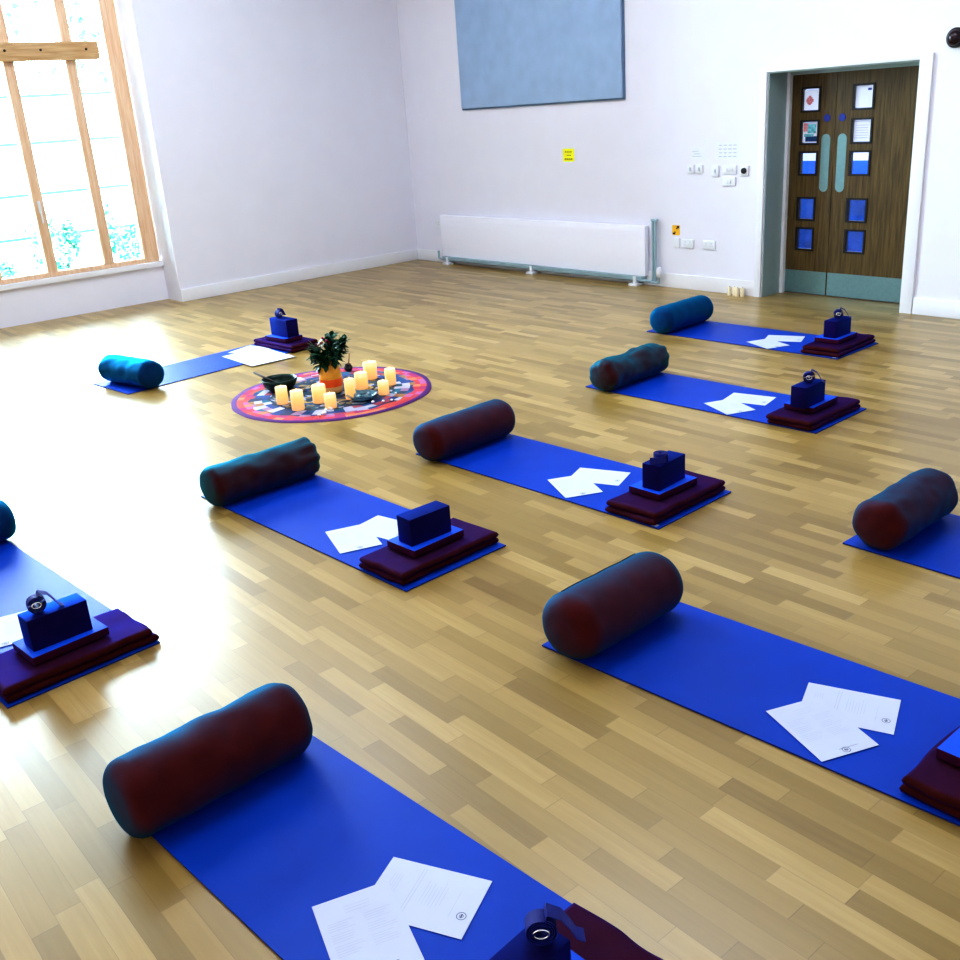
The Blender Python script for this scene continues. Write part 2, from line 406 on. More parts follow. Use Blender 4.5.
ZP = [(1.715, 1.91), (1.425, 1.62), (1.145, 1.34), (.725, .92), (.44, .635)]
def door_leaf(name, x0, x1, px0, px1, plate_x, disc_x):
    y0, y1 = .335, .38
    bm = bmesh.new()
    add_box(bm, (x0, y0, .005), (px0, y1, DH-.015)); add_box(bm, (px1, y0, .005), (x1, y1, DH-.015))
    zs = [DH-.015] + [z for a, b in ZP for z in (b, a)] + [.005]
    for i in range(0, len(zs), 2): add_box(bm, (px0, y0, zs[i+1]), (px1, y1, zs[i]))
    d = struct(finish(name, bm, 'door_wood'))
    for a, b in ZP:
        fr = bmesh.new(); t = .014
        for lo, hi in (((px0-t, y0-.008, a-t), (px0+.004, y0, b+t)), ((px1-.004, y0-.008, a-t), (px1+t, y0, b+t)), ((px0+.004, y0-.008, b-.004), (px1-.004, y0, b+t)), ((px0+.004, y0-.008, a-t), (px1-.004, y0, a+.004))):
            add_box(fr, lo, hi)
        f = finish('pane_frame', fr, 'black', d)
        box_obj('pane', (px0, y0+.018, a), (px1, y0+.024, b), 'door_glass', f)
    bm = bmesh.new(); z0, z1, hw = .985, 1.505, .046
    vs = [bm.verts.new((plate_x + hw*math.cos(t), 0, (z1-hw if s else z0+hw) + hw*math.sin(t))) for s, ts in ((1, [PI*k/12 for k in range(13)]), (0, [PI+PI*k/12 for k in range(13)])) for t in ts]
    f = bm.faces.new(vs); ex = bmesh.ops.extrude_face_region(bm, geom=[f])
    bmesh.ops.translate(bm, vec=(0, -.004, 0), verts=[v for v in ex['geom'] if isinstance(v, bmesh.types.BMVert)])
    bmesh.ops.recalc_face_normals(bm, faces=bm.faces)
    finish('push_plate', bm, 'steel', d, loc=(0, y0, 0))
    box_obj('kick_plate', (x0+.004, y0-.004, .01), (x1-.004, y0, .23), 'steel', d)
    bm = bmesh.new(); add_lathe(bm, [(.034, 0), (.034, -.004)], 24, 0, (disc_x, y0, 1.645), True, 'Y')
    bmesh.ops.recalc_face_normals(bm, faces=bm.faces)
    finish('sign_disc', bm, 'blue_disc', d)
    return d
door_leaf('door_1', DX0+.014, 6.182, 5.835, 6.01, 6.10, 6.10)
door_leaf('door_2', 6.188, DX1-.014, 6.36, 6.545, 6.268, 6.255)

# corridor behind the doors
struct(box_obj('floor_corridor', (3.0, .4, -.1), (9.5, 3.0, 0), 'dado'))
struct(box_obj('ceiling_corridor', (3.0, .4, 2.6), (9.5, 3.0, 2.7), 'ceiling'))
struct(box_obj('wall_corridor', (3.0, 3.0, 0), (9.5, 3.1, 2.6), 'wall'))
struct(box_obj('trim_4', (3.0, 2.985, .68), (9.5, 3.0, 1.06), 'dado'))
struct(box_obj('trim_5', (3.0, 2.985, 0), (9.5, 3.0, .68), 'dado_low'))
struct(box_obj('wall_corridor.001', (2.9, .4, 0), (3.0, 3.1, 2.6), 'wall'))
struct(box_obj('wall_corridor.002', (9.5, .4, 0), (9.6, 3.1, 2.6), 'wall'))

# notices stuck on the door panes
def notice(label, lo, hi, marks, y=.349, base='notice_paper', group=None, name='notice'):
    bm = bmesh.new(); add_box(bm, (lo[0], y-.0012, lo[1]), (hi[0], y, hi[1]), 0)
    mats = [base]; w, h = hi[0]-lo[0], hi[1]-lo[1]
    for q, (m, a, b) in enumerate(marks):
        if m not in mats: mats.append(m)
        add_box(bm, (lo[0]+a[0]*w, y-.0015-.0002*q, lo[1]+a[1]*h), (lo[0]+b[0]*w, y-.0012, lo[1]+b[1]*h), mats.index(m))
    return tag(finish(name, bm, mats), label, 'notice', group)
YG = .3525
n = notice('white poster with a pink flower print in the top pane of the left door', (5.84, 1.722), (6.005, 1.900), [('pink', (.2,.30), (.52,.62)), ('pink', (.28,.24), (.44,.70)), ('pink', (.14,.38), (.60,.54))], YG)
notice('poster with teal, pink and navy print in second pane of the left door', (5.84, 1.432), (6.005, 1.612), [('pink', (.04,.55), (.3,.95)), ('teal_print', (.3,.45), (.85,.9)), ('navy_print', (.18,.04), (.96,.30)), ('teal_print', (.1,.28), (.7,.42))], YG)
notice('white sheet with a small blue mark in the top pane of the right door', (6.367, 1.722), (6.540, 1.905), [('blue_disc', (.66,.78), (.86,.88))], YG)
notice('white sheet with faint printed lines in second pane of the right door', (6.367, 1.432), (6.540, 1.612), [('ink', (.12,.16+.12*i), (.8,.18+.12*i)) for i in range(6)], YG)

# ------------------------------------------------------------------ things on the back wall
t = thing('wall_panel', 'large blue-grey felt board hung high on the back wall', 'board', (2.575, 0, 1.925))
box_obj('felt_face', (-1.335, -.045, .02), (1.335, -.02, 1.98), 'panel', t, .006)
box_obj('backing', (-1.35, -.02, 0), (1.35, 0, 2.0), 'panel_edge', t)

notice('bright yellow card sign with three lines of print, below the felt board', (2.962, 1.302), (3.140, 1.443),
       [('yellow_ink', (.18+.16*i, .70), (.30+.16*i, .80)) for i in range(4)] + [('yellow_ink', (.34+.14*i, .44), (.44+.14*i, .53)) for i in range(3)] + [('yellow_ink', (.14+.18*i, .14), (.28+.18*i, .26)) for i in range(4)], .0004, 'yellow', name='wall_sign')
notice('small black and amber warning sticker above the sockets by the radiator', (4.555, .553), (4.655, .655),
       [('black', (.62,.70), (.92,.95)), ('black', (.52,.60), (.70,.76)), ('black', (.08,.06), (.40,.26)), ('black', (.30,.24), (.44,.36))], .0004, 'amber', name='warning_sticker')
notice('small faintly printed notice above the pair of switches', (4.79, 1.315), (4.985, 1.435), [('ink', (.1+.1*(i%2), .22+.2*i), (.7-.1*(i%3), .26+.2*i)) for i in range(3)], .0004, 'white_plastic')
notice('larger faintly printed notice left of the door frame', (5.10, 1.315), (5.385, 1.475), [('ink', (.12+.02*(i%2)+.2*j, .12+.22*i), (.26+.2*j, .17+.22*i)) for i in range(4) for j in range(4)], .0004, 'white_plastic')

def plate(name, label, cat, x0, x1, z0, z1, rockers=0, sockets=0, dot=False, pair=None):
    t = thing(name, label, cat, ((x0+x1)/2, .002, (z0+z1)/2), 0, pair)
    w, h = (x1-x0)/2, (z1-z0)/2
    box_obj('backplate', (-w, -.018, -h), (w, 0, h), 'white_plastic', t, .004)
    for i in range(rockers):
        cx = (i-(rockers-1)/2)*.03
        box_obj('rocker', (cx-.011, -.024, -.018), (cx+.011, -.018, .018), 'switch_grey' if rockers == 1 else 'white_plastic', t, .002)
    for i in range(sockets):
        cx = (i-(sockets-1)/2)*.065
        b = bmesh.new()
        for sx, sz, hw, hh in ((0, .016, .004, .008), (-.012, -.01, .006, .003), (.012, -.01, .006, .003)):
            add_box(b, (cx+sx-hw, -.0188, sz-hh), (cx+sx+hw, -.018, sz+hh))
        finish('socket_holes', b, 'switch_grey', t)
    if dot:
        b = bmesh.new(); add_lathe(b, [(.028, -.018), (.026, -.034), (.018, -.036)], 20, 0, (0, 0, 0), True, 'Y')
        bmesh.ops.recalc_face_normals(b, faces=b.faces)
        finish('dial', b, 'black', t)
    return t
plate('light_switch', 'white single light switch, left one of the pair by the notices', 'switch', 4.756, 4.838, 1.178, 1.262, 1)
plate('light_switch', 'white single light switch, right one of the pair by the notices', 'switch', 4.868, 4.95, 1.178, 1.262, 1)
plate('light_switch', 'taller white switch in the middle of the row by the doors', 'switch', 5.062, 5.148, 1.148, 1.256, 1)
plate('light_switch', 'wide white switch plate, upper of the two stacked under the big notice', 'switch', 5.195, 5.352, 1.172, 1.256, 3)
plate('light_switch', 'wide white switch plate, lower of the two stacked left of the doors', 'switch', 5.195, 5.348, 1.062, 1.146, 2)
plate('thermostat', 'white square control with a round black dial next to the door frame', 'control', 5.402, 5.497, 1.158, 1.254, dot=True)
plate('wall_socket', 'narrow white outlet directly under the amber warning sticker', 'socket', 4.585, 4.66, .43, .53, 0, 0)
plate('wall_socket', 'white double socket, left of the two wide ones low on the wall', 'socket', 4.698, 4.843, .43, .518, 0, 2)
plate('wall_socket', 'white double socket, right of the two wide ones low on the wall', 'socket', 4.965, 5.115, .43, .518, 0, 2)
plate('wall_socket', 'pale socket low on the wall between the corner and the radiator', 'socket', .49, .60, .46, .56, 0, 1)

t = thing('alarm_dome', 'dark glossy dome alarm fixed high on the wall right of the doors', 'alarm', (7.41, .002, 2.215))
b = bmesh.new(); add_lathe(b, [(.075, 0), (.075, -.03), (.07, -.035)], 28, 0, (0,0,0), True, 'Y'); bmesh.ops.recalc_face_normals(b, faces=b.faces)
finish('base_ring', b, 'black', t, auto=40)
b = bmesh.new(); add_lathe(b, [(.062*math.cos(a), -.035-.05*math.sin(a)) for a in [PI/2*k/8 for k in range(8)]], 28, 0, (0,0,0), True, 'Y'); bmesh.ops.recalc_face_normals(b, faces=b.faces)
finish('dome', b, 'alarm', t, smooth=True)

# low long radiator
t = thing('radiator', 'long low white radiator under the felt board with blue-grey pipe below', 'radiator', (0, 0, 0))
b = bmesh.new()
add_box(b, (.66, -.075, .10), (4.24, -.012, .64), 0, .012)
for z in (.50, .53, .57): add_box(b, (.68, -.078, z), (4.22, -.074, z+.006), 0)
finish('casing', b, 'casing', t, auto=40)
b = bmesh.new(); add_tube(b, [(.60, -.09, .17), (.60, -.09, .075), (.66, -.09, .06), (4.20, -.09, .06), (4.34, -.09, .06)], .016, 10)
add_box(b, (.70, -.112, .068), (4.22, -.045, .10))
finish('pipe', b, 'blue_steel', t, auto=50)
b = bmesh.new()
for x in (4.340, 4.372): add_tube(b, [(x, -.06, .06), (x, -.06, .70)], .014, 10)
add_box(b, (4.322, -.075, .695), (4.39, -.03, .715))
finish('riser_pipe', b, 'blue_steel', t, auto=50)
b = bmesh.new(); add_lathe(b, [(.018, 0), (.03, .01), (.033, .06), (.028, .10), (.02, .105)], 16, 0, (4.44, -.08, .11))
finish('valve', b, 'white_plastic', t, smooth=True)
b = bmesh.new(); add_tube(b, [(4.34, -.09, .05), (4.44, -.08, .05), (4.44, -.08, .115)], .013, 8)
finish('valve_pipe', b, 'blue_steel', t, auto=50)
for x in (.80, 2.45, 4.12):
    b = bmesh.new(); add_box(b, (x-.06, -.15, 0), (x+.06, -.03, .025), 0, .004); add_box(b, (x-.02, -.12, .025), (x+.02, -.04, .10), 0, .004)
    finish('foot', b, 'white_plastic', t, auto=40)

# four pale pillar candles on the floor by the door frame
def candle_meshes(r, h, mats=('candle', 'wick'), name='pillar_candle'):
    b = bmesh.new()
    prof = [(r*.97, 0), (r, .006), (r, h-.010), (r*.96, h-.002), (r*.85, h), (r*.72, h-.006), (r*.3, h-.012), (.004, h-.012)]
    add_lathe(b, prof, 24)
    o = finish(name, b, mats[0], auto=50)
    b = bmesh.new(); add_tube(b, [(0, 0, h-.012), (.001, 0, h+.004), (.002, .001, h+.012)], [.003, .003, .001], 6)
    finish('wick', b, mats[1], o)
    return o
lbl = ['first small ivory candle of the row at the skirting, farthest from the doors', 'second small ivory candle in the row of four at the skirting',
       'third small ivory candle in the row of four at the skirting', 'small ivory candle at the skirting nearest the door frame']
base = candle_meshes(.021, .085, ('candle_pale', 'stick'))
for i, (x, y) in enumerate(((5.355, -.075), (5.405, -.06), (5.45, -.08), (5.498, -.06))):
    o = base if i == 0 else copy_tree(base)
    o.location = (x, y, 0); tag(o, lbl[i], 'candle', 'small candles on the floor by the door frame')

# ------------------------------------------------------------------ yoga kit
MATS = {'A': (6.6587, -1.4783, 1.381), 'B': (7.4837, -3.0982, 2.138), 'C': (7.7004, -4.7955, 2.699), 'D': (7.3189, -6.0217, 2.885),
        'E': (6.9736, -7.6096, 4.235), 'F': (9.6677, -7.3819, 4.387), 'G': (9.9011, -5.8213, 4.303), 'H': (10.26, -4.3333, .239), 'I': (3.3872, -4.8645, 95.879)}
WHERE = {'A': 'nearest the double doors', 'B': 'second from the doors', 'C': 'in the room centre', 'D': 'in front of the mandala cloth',
         'E': 'at the left edge', 'F': 'in the left foreground', 'G': 'in the right foreground', 'H': 'cut off at the right edge', 'I': 'by the window'}
MT = .0078
def place(mk, u, v):
    x, y, a = MATS[mk]; a = R(a)
    return (x + u*math.cos(a) - v*math.sin(a), y + u*math.sin(a) + v*math.cos(a)), a

def grid_slab(L, W, T, nu, nv, zf, bev=.002):
    """thin slab whose upper and lower sides follow zf(u,v)"""
    bm = bmesh.new(); top, bot = [], []
    for i in range(nu+1):
        u = -L/2 + L*i/nu; top.append([]); bot.append([])
        for j in range(nv+1):
            v = -W/2 + W*j/nv; z = zf(u, v)
            top[-1].append(bm.verts.new((u, v, z+T))); bot[-1].append(bm.verts.new((u, v, z)))
    for i in range(nu):
        for j in range(nv):
            bm.faces.new((top[i][j], top[i+1][j], top[i+1][j+1], top[i][j+1]))
            bm.faces.new((bot[i][j], bot[i][j+1], bot[i+1][j+1], bot[i+1][j]))
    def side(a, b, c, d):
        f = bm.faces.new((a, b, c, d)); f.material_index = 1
    for i in range(nu):
        side(bot[i][0], bot[i+1][0], top[i+1][0], top[i][0]); side(top[i][nv], top[i+1][nv], bot[i+1][nv], bot[i][nv])
    for j in range(nv):
        side(top[0][j], top[0][j+1], bot[0][j+1], bot[0][j]); side(bot[nu][j], bot[nu][j+1], top[nu][j+1], top[nu][j])
    return bm

mat_me = None
for k in MATS:
    x, y, a = MATS[k]
    if mat_me is None:
        bm = grid_slab(1.83, .61, .006, 36, 10, lambda u, v: .001)
        o = finish('yoga_mat', bm, ['mat', 'mat_edge'], auto=30); mat_me = o.data
    else:
        o = bpy.data.objects.new('yoga_mat', mat_me); COL.objects.link(o)
    o.location = (x, y, 0); o.rotation_euler = (0, 0, R(a))
    tag(o, 'bright blue yoga mat lying on the floor ' + WHERE[k], 'yoga mat', 'yoga mats laid out on the floor')
    if k in 'AC':
        box_obj('care_label', (.865, -.296, .0068), (.895, -.270, .0080), 'paper', o)['label'] = 'small pale label at the mat corner'

# bolsters: axis along local Y, resting on the mat
def bolster(k, u, v, rz, label, mat, seed, Ln=.68, rad=.118, dent=0, wr=.004, cap_r=.062, gather=0, zip_=False, sq=.93):
    (x, y), a = place(k, u, v)
    t = thing('bolster', label, 'bolster', (x, y, MT), a + R(rz), 'bolsters at the head of the mats')
    rnd = random.Random(seed); off = Vector((rnd.random()*50, rnd.random()*50, rnd.random()*50))
    n = 40
    def radius(s):                                    # s in -1..1 along the length
        d = Ln/2*(1-abs(s))
        if d < cap_r: return rad - cap_r + math.sqrt(max(0, cap_r**2 - (cap_r-d)**2))
        return rad
    def pt(s, ang):
        r = radius(s) if abs(s) < 1 else (rad-cap_r)
        yy = s*Ln/2
        c, sn = math.cos(ang), math.sin(ang)
        p = Vector((r*c, yy, r*sn*sq))
        q = Vector((c*1.2, yy*5, sn*1.2)) + off
        w = noise.noise(q*1.4)*wr*1.6 + noise.noise(Vector((c*2.2, yy*14, sn*2.2))+off)*wr
        if gather and s > .5: w += gather*math.sin(ang*9)*max(0, (s-.5))*.02
        top = max(0, sn)
        if dent: w -= dent*top*math.exp(-((yy+.03)/.10)**2)
        p += Vector((c, 0, sn))*w
        zmin = -rad*sq*.965
        p.z = max(p.z, zmin)
        return p
    ca = 1 - cap_r/(Ln/2)
    def tube(ss, close=None):
        bm = bmesh.new(); rings = [[bm.verts.new(pt(s, 2*PI*i/n)) for i in range(n)] for s in ss]
        for A, B in zip(rings[:-1], rings[1:]):
            for i in range(n): bm.faces.new((A[i], B[i], B[(i+1)%n], A[(i+1)%n]))
        if close is not None:
            ring = rings[0] if close < 0 else rings[-1]
            prev = ring
            for fr, bulge in ((.66, .004), (.33, .007)):
                nr = [bm.verts.new(Vector((v.co.x*fr, v.co.y + close*bulge, v.co.z*fr))) for v in ring]
                for i in range(n):
                    q = (prev[i], nr[i], nr[(i+1)%n], prev[(i+1)%n]); bm.faces.new(q if close > 0 else q[::-1])
                prev = nr
            cen = bm.verts.new((0, ring[0].co.y + close*.008, 0))
            for i in range(n):
                q = (prev[i], cen, prev[(i+1)%n]); bm.faces.new(q if close > 0 else q[::-1])
        zoff = rad*sq
        for v in bm.verts: v.co.z += zoff*.965
        bmesh.ops.recalc_face_normals(bm, faces=bm.faces)
        return bm
    N = 34
    cover = finish('cover', tube([-ca + 2*ca*i/N for i in range(N+1)]), mat, t, smooth=True)
    caps = [ca + (1-ca)*f for f in (0, .12, .25, .4, .55, .7, .82, .92, .98, .999)]
    finish('end_panel', tube(caps, 1), mat, t, smooth=True)
    finish('end_panel', tube([-c for c in reversed(caps)], -1), mat, t, smooth=True)
    if zip_:
        bm = bmesh.new()
        pts = [pt(s, R(118)) for s in [-.72 + .1*i for i in range(15)]]
        add_tube(bm, [(p.x*1.0, p.y, p.z + rad*sq*.965) for p in pts], .0035, 6)
        finish('zip', bm, 'zip', cover, smooth=True)
    return t
bolster('A', -.755, -.01, 3, 'smooth bolster lit teal-blue on the mat nearest the double doors', 'bolster_lit', 1, Ln=.70, rad=.126, wr=.002)
bolster('B', -.74, -.01, 2, 'creased teal-lit bolster with a dented top on the second mat from the doors', 'bolster_half_lit', 2, dent=.020, wr=.010, rad=.122, gather=.5, Ln=.70)
bolster('C', -.75, -.035, 1, 'smooth plum bolster with blue-lit top on the middle mat', 'bolster', 3, wr=.002, rad=.127, Ln=.69)
bolster('D', -.71, -.02, -1, 'wrinkled bolster with teal-lit top on the mat in front of the mandala cloth', 'bolster_half_lit', 4, wr=.006, rad=.120, gather=.9, cap_r=.045, Ln=.67)
bolster('E', -.78, .02, 0, 'blue-lit bolster end just showing at the left edge of the picture', 'bolster_lit', 5, wr=.003)
bolster('F', -.77, -.055, -1, 'big plum bolster with teal-lit top on the nearest mat', 'bolster', 6, wr=.005, rad=.130, Ln=.625, cap_r=.055)
bolster('G', -.76, -.055, -2, 'plum bolster with a zip along its top in the right foreground', 'bolster', 7, wr=.002, rad=.139, Ln=.61, cap_r=.085, zip_=True)
bolster('H', -.78, -.01, 2, 'plum bolster with creased top on the mat cut off at the right edge', 'bolster', 8, wr=.005, rad=.124, Ln=.60)
bolster('I', -.73, -.05, 6, 'bright teal-lit bolster on the mat by the window', 'bolster_lit', 9, wr=.005, rad=.122, Ln=.62, cap_r=.045)

# sheets of paper (A4) with print
def sheet_mesh(kind):
    bm = bmesh.new(); w, h = .297, .210
    nu, nv = 8, 6; rnd = random.Random(kind)
    add_box(bm, (-w/2, -h/2, 0), (w/2, h/2, .0006), 0)
    def mark(x0, y0, x1, y1, mi=1): 
        v = [bm.verts.new(p) for p in ((x0, y0, .0009), (x1, y0, .0009), (x1, y1, .0009), (x0, y1, .0009))]
        f = bm.faces.new(v); f.material_index = mi
    # portrait text read along -x .. lines run parallel to y
    if kind == 1:
        x = -.11
        for i in range(3):
            mark(x, -.03, x+.0014, .04); x += .011
        x += .012
        for col, (a, b) in enumerate(((-.085, -.01), (.01, .085))):
            xx = x
            for i in range(15):
                if i in (4, 9): xx += .006; continue
                e = b - rnd.random()*.03
                mark(xx, a, xx+.0013, e); xx += .0085
        mark(.118, -.02, .1195, .05, 2)
        cx, cy = .128, .0
    else:
        x = -.115
        for i in range(4): mark(x, -.04+rnd.random()*.02, x+.0013, .05); x += .008
        x = -.045
        for i in range(2): mark(x, -.09, x+.0018, .09, 1); x += .009
        x = -.01
        for i in range(7):
            mark(x, -.05+rnd.random()*.03, x+.0013, .03+rnd.random()*.03); x += .0095
        mark(.085, -.05, .0863, .04)
        cx, cy = .118, -.035
    n = 20
    for r0, r1 in ((.0115, .0135), (.0045, .0060)):
        for i in range(n):
            a, b = 2*PI*i/n, 2*PI*(i+1)/n
            v = [bm.verts.new((cx+r*math.cos(t), cy+r*math.sin(t), .0009)) for r, t in ((r0, a), (r1, a), (r1, b), (r0, b))]
            f = bm.faces.new(v); f.material_index = 2
    mark(cx-.002, cy-.007, cx+.002, cy+.007, 2)
    bmesh.ops.recalc_face_normals(bm, faces=bm.faces)
    return bm
sh1 = finish('paper_sheet', sheet_mesh(1), ['paper', 'ink', 'ink_dark']); sh2 = finish('paper_sheet', sheet_mesh(2), ['paper', 'ink', 'ink_dark'])
SH = {'A': (.225, -.17, -23, .235, .055, 22), 'B': (.205, -.15, -25, .21, .07, 12), 'C': (.22, -.13, -28, .23, .058, 21), 'D': (.268, -.113, -21, .295, .07, 10),
      'E': (.29, -.09, -17, None, 0, 0), 'F': (.05, -.115, -22, .07, .07, 23), 'G': (.137, -.134, -26, .153, .03, 18), 'I': (None,)*6}
used = set()
def put_sheet(src, k, u, v, ang, z, label):
    (x, y), a = place(k, u, v)
    o = src if src not in used else src.copy()
    if src in used: COL.objects.link(o)
    used.add(src)
    o.location = (x, y, z); o.rotation_euler = (0, 0, a + R(ang))
    tag(o, label, 'paper', 'printed sheets on the mats')
    return o
for k, (u1, v1, a1, u2, v2, a2) in SH.items():
    if u1 is None: continue
    put_sheet(sh1, k, u1, v1, a1, MT+.0022, ('white printed sheet, front of the pair on the mat ' + WHERE[k]) if u2 else 'white printed sheet showing at the left edge beside the navy brick')
    if u2 is not None: put_sheet(sh2, k, u2, v2, a2, MT+.0008, 'white printed sheet, rear of the pair on the mat ' + WHERE[k])
# three larger sheets on the window mat, spilling over its edge
def plain_sheet(k, u, v, ang, z, w, h, label):
    (x, y), a = place(k, u, v)
    bm = bmesh.new(); add_box(bm, (-w/2, -h/2, 0), (w/2, h/2, .0006)); 
    vv = [bm.verts.new(p) for p in ((-.02, -.06, .0009), (.01, -.06, .0009), (.02, .02, .0009), (-.01, .02, .0009))]; f = bm.faces.new(vv); f.material_index = 1
    o = finish('paper_sheet', bm, ['paper', 'ink']); o.location = (x, y, z); o.rotation_euler = (0, 0, a + R(ang))
    return tag(o, label, 'paper', 'printed sheets on the mats')
plain_sheet('I', .395, -.195, -7, MT+.0022, .42, .59, 'large white sheet spilling over the edge of the mat by the window')
plain_sheet('I', .52, .10, 14, MT+.0008, .297, .30, 'white sheet half under the large sheet on the mat by the window')

# folded blanket
def blanket_bm(seed, L=.31, W=.60, layers=2, th=.031):
    bm = bmesh.new(); rnd = random.Random(seed)
    for i in range(layers):
        off = Vector((rnd.random()*30, rnd.random()*30, i*7.7))
        z0 = i*th; l = L - .006*i + (rnd.random()-.5)*.012; w = W - .008*i + (rnd.random()-.5)*.02
        du, dv = (rnd.random()-.5)*.008, (rnd.random()-.5)*.012
        t = bmesh.new(); nu, nv, prof = 18, 30, 6
        # rounded slab: cross-section rounded on every side
        rows = []
        def zof(u, v, up):
            w_ = noise.noise(Vector((u*7, v*7, 0))+off)*.0035 + noise.noise(Vector((u*20, v*20, 3))+off)*.0015
            eu, ev = min(1, (l/2-abs(u))/(th*.55)), min(1, (w/2-abs(v))/(th*.55))
            e = max(0, min(eu, ev)); rr = math.sqrt(max(0, 1-(1-e)**2))
            return z0 + th/2 + (th/2*rr*1.06 if up else -th/2*rr*1.06) + (w_ if i else w_*.3 if up else 0)
        us = sorted({-l/2 + l*a/nu for a in range(nu+1)} | {-l/2+th*.15, l/2-th*.15, -l/2+th*.4, l/2-th*.4})
        vs = sorted({-w/2 + w*a/nv for a in range(nv+1)} | {-w/2+th*.15, w/2-th*.15, -w/2+th*.4, w/2-th*.4})
        G = {}
        def edge(u, v):
            j = noise.noise(Vector((u*9, v*9, 9))+off)*.010
            su = 1 if u > 0 else -1; sv = 1 if v > 0 else -1
            fu, fv = abs(u)/(l/2), abs(v)/(w/2)
            return u + su*j*fu**6 + du, v + sv*(j*1.4*fv**8) + dv
        for a, u in enumerate(us):
            for b_, v in enumerate(vs):
                bd = a in (0, len(us)-1) or b_ in (0, len(vs)-1)
                x, y = edge(u, v)
                G[a, b_, 1] = t.verts.new((x, y, zof(u, v, True)))
                G[a, b_, 0] = G[a, b_, 1] if bd else t.verts.new((x, y, max(.0005, zof(u, v, False))))
        for a in range(len(us)-1):
            for b_ in range(len(vs)-1):
                t.faces.new((G[a, b_, 1], G[a+1, b_, 1], G[a+1, b_+1, 1], G[a, b_+1, 1]))
                q = (G[a, b_, 0], G[a, b_+1, 0], G[a+1, b_+1, 0], G[a+1, b_, 0])
                if len(set(q)) >= 3 and set(q) != {G[a, b_, 1], G[a+1, b_, 1], G[a+1, b_+1, 1], G[a, b_+1, 1]}:
                    try: t.faces.new(q)
                    except ValueError: pass
        merge(bm, t)
    return bm
BL_H = 2*.031
def strap_bm(kind):
    """rolled strap lying as a spiral (axis local Y) with a loose tail"""
    bm = bmesh.new(); w = .038; pts = []
    turns = 5.2; r0, r1 = .008, .036
    for i in range(100):
        f = i/99; a = f*turns*2*PI; r = r0 + (r1-r0)*f; pts.append((r*math.cos(a), r*math.sin(a)))
    last = pts[-1]
    a = turns*2*PI; dx, dy = -math.sin(a), math.cos(a)
    if kind == 'flat': tail = [(last[0]-.004, last[1]+.02), (.018, .040), (-.02, .052), (-.06, .050), (-.085, .028)]
    else: tail = [(last[0]+.004, last[1]+.012), (.046, .030), (.062, .006), (.078, -.025), (.095, -.033)]
    pts += tail
    th = .0022
    ring = []
    for i, p in enumerate(pts):
        q0 = pts[max(0, i-1)]; q1 = pts[min(len(pts)-1, i+1)]
        d = Vector((q1[0]-q0[0], q1[1]-q0[1])).normalized(); nrm = Vector((-d.y, d.x))*th/2
        ring.append([bm.verts.new((p[0]+s*nrm.x, y, p[1]+s*nrm.y)) for s, y in ((1, -w/2), (1, w/2), (-1, w/2), (-1, -w/2))])
    for A, B in zip(ring[:-1], ring[1:]):
        for j in range(4): bm.faces.new((A[j], A[(j+1)%4], B[(j+1)%4], B[j]))
    bm.faces.new(ring[0][::-1]); bm.faces.new(ring[-1])
    bmesh.ops.recalc_face_normals(bm, faces=bm.faces)
    return bm
def torus_bm(rx, rz, r, n=20, y=0):
    bm = bmesh.new(); pts = [(rx*math.cos(2*PI*i/n), y, rz*math.sin(2*PI*i/n)) for i in range(n)]
    rings = []
    for i, p in enumerate(pts):
        a = 2*PI*i/n; out = Vector((math.cos(a), 0, math.sin(a)))
        rings.append([bm.verts.new(Vector(p) + out*r*math.cos(b) + Vector((0, 1, 0))*r*math.sin(b)) for b in [2*PI*j/6 for j in range(6)]])
    for i in range(n):
        A, B = rings[i], rings[(i+1) % n]
        for j in range(6): bm.faces.new((A[j], A[(j+1)%6], B[(j+1)%6], B[j]))
    bmesh.ops.recalc_face_normals(bm, faces=bm.faces)
    return bm
blankets = {}
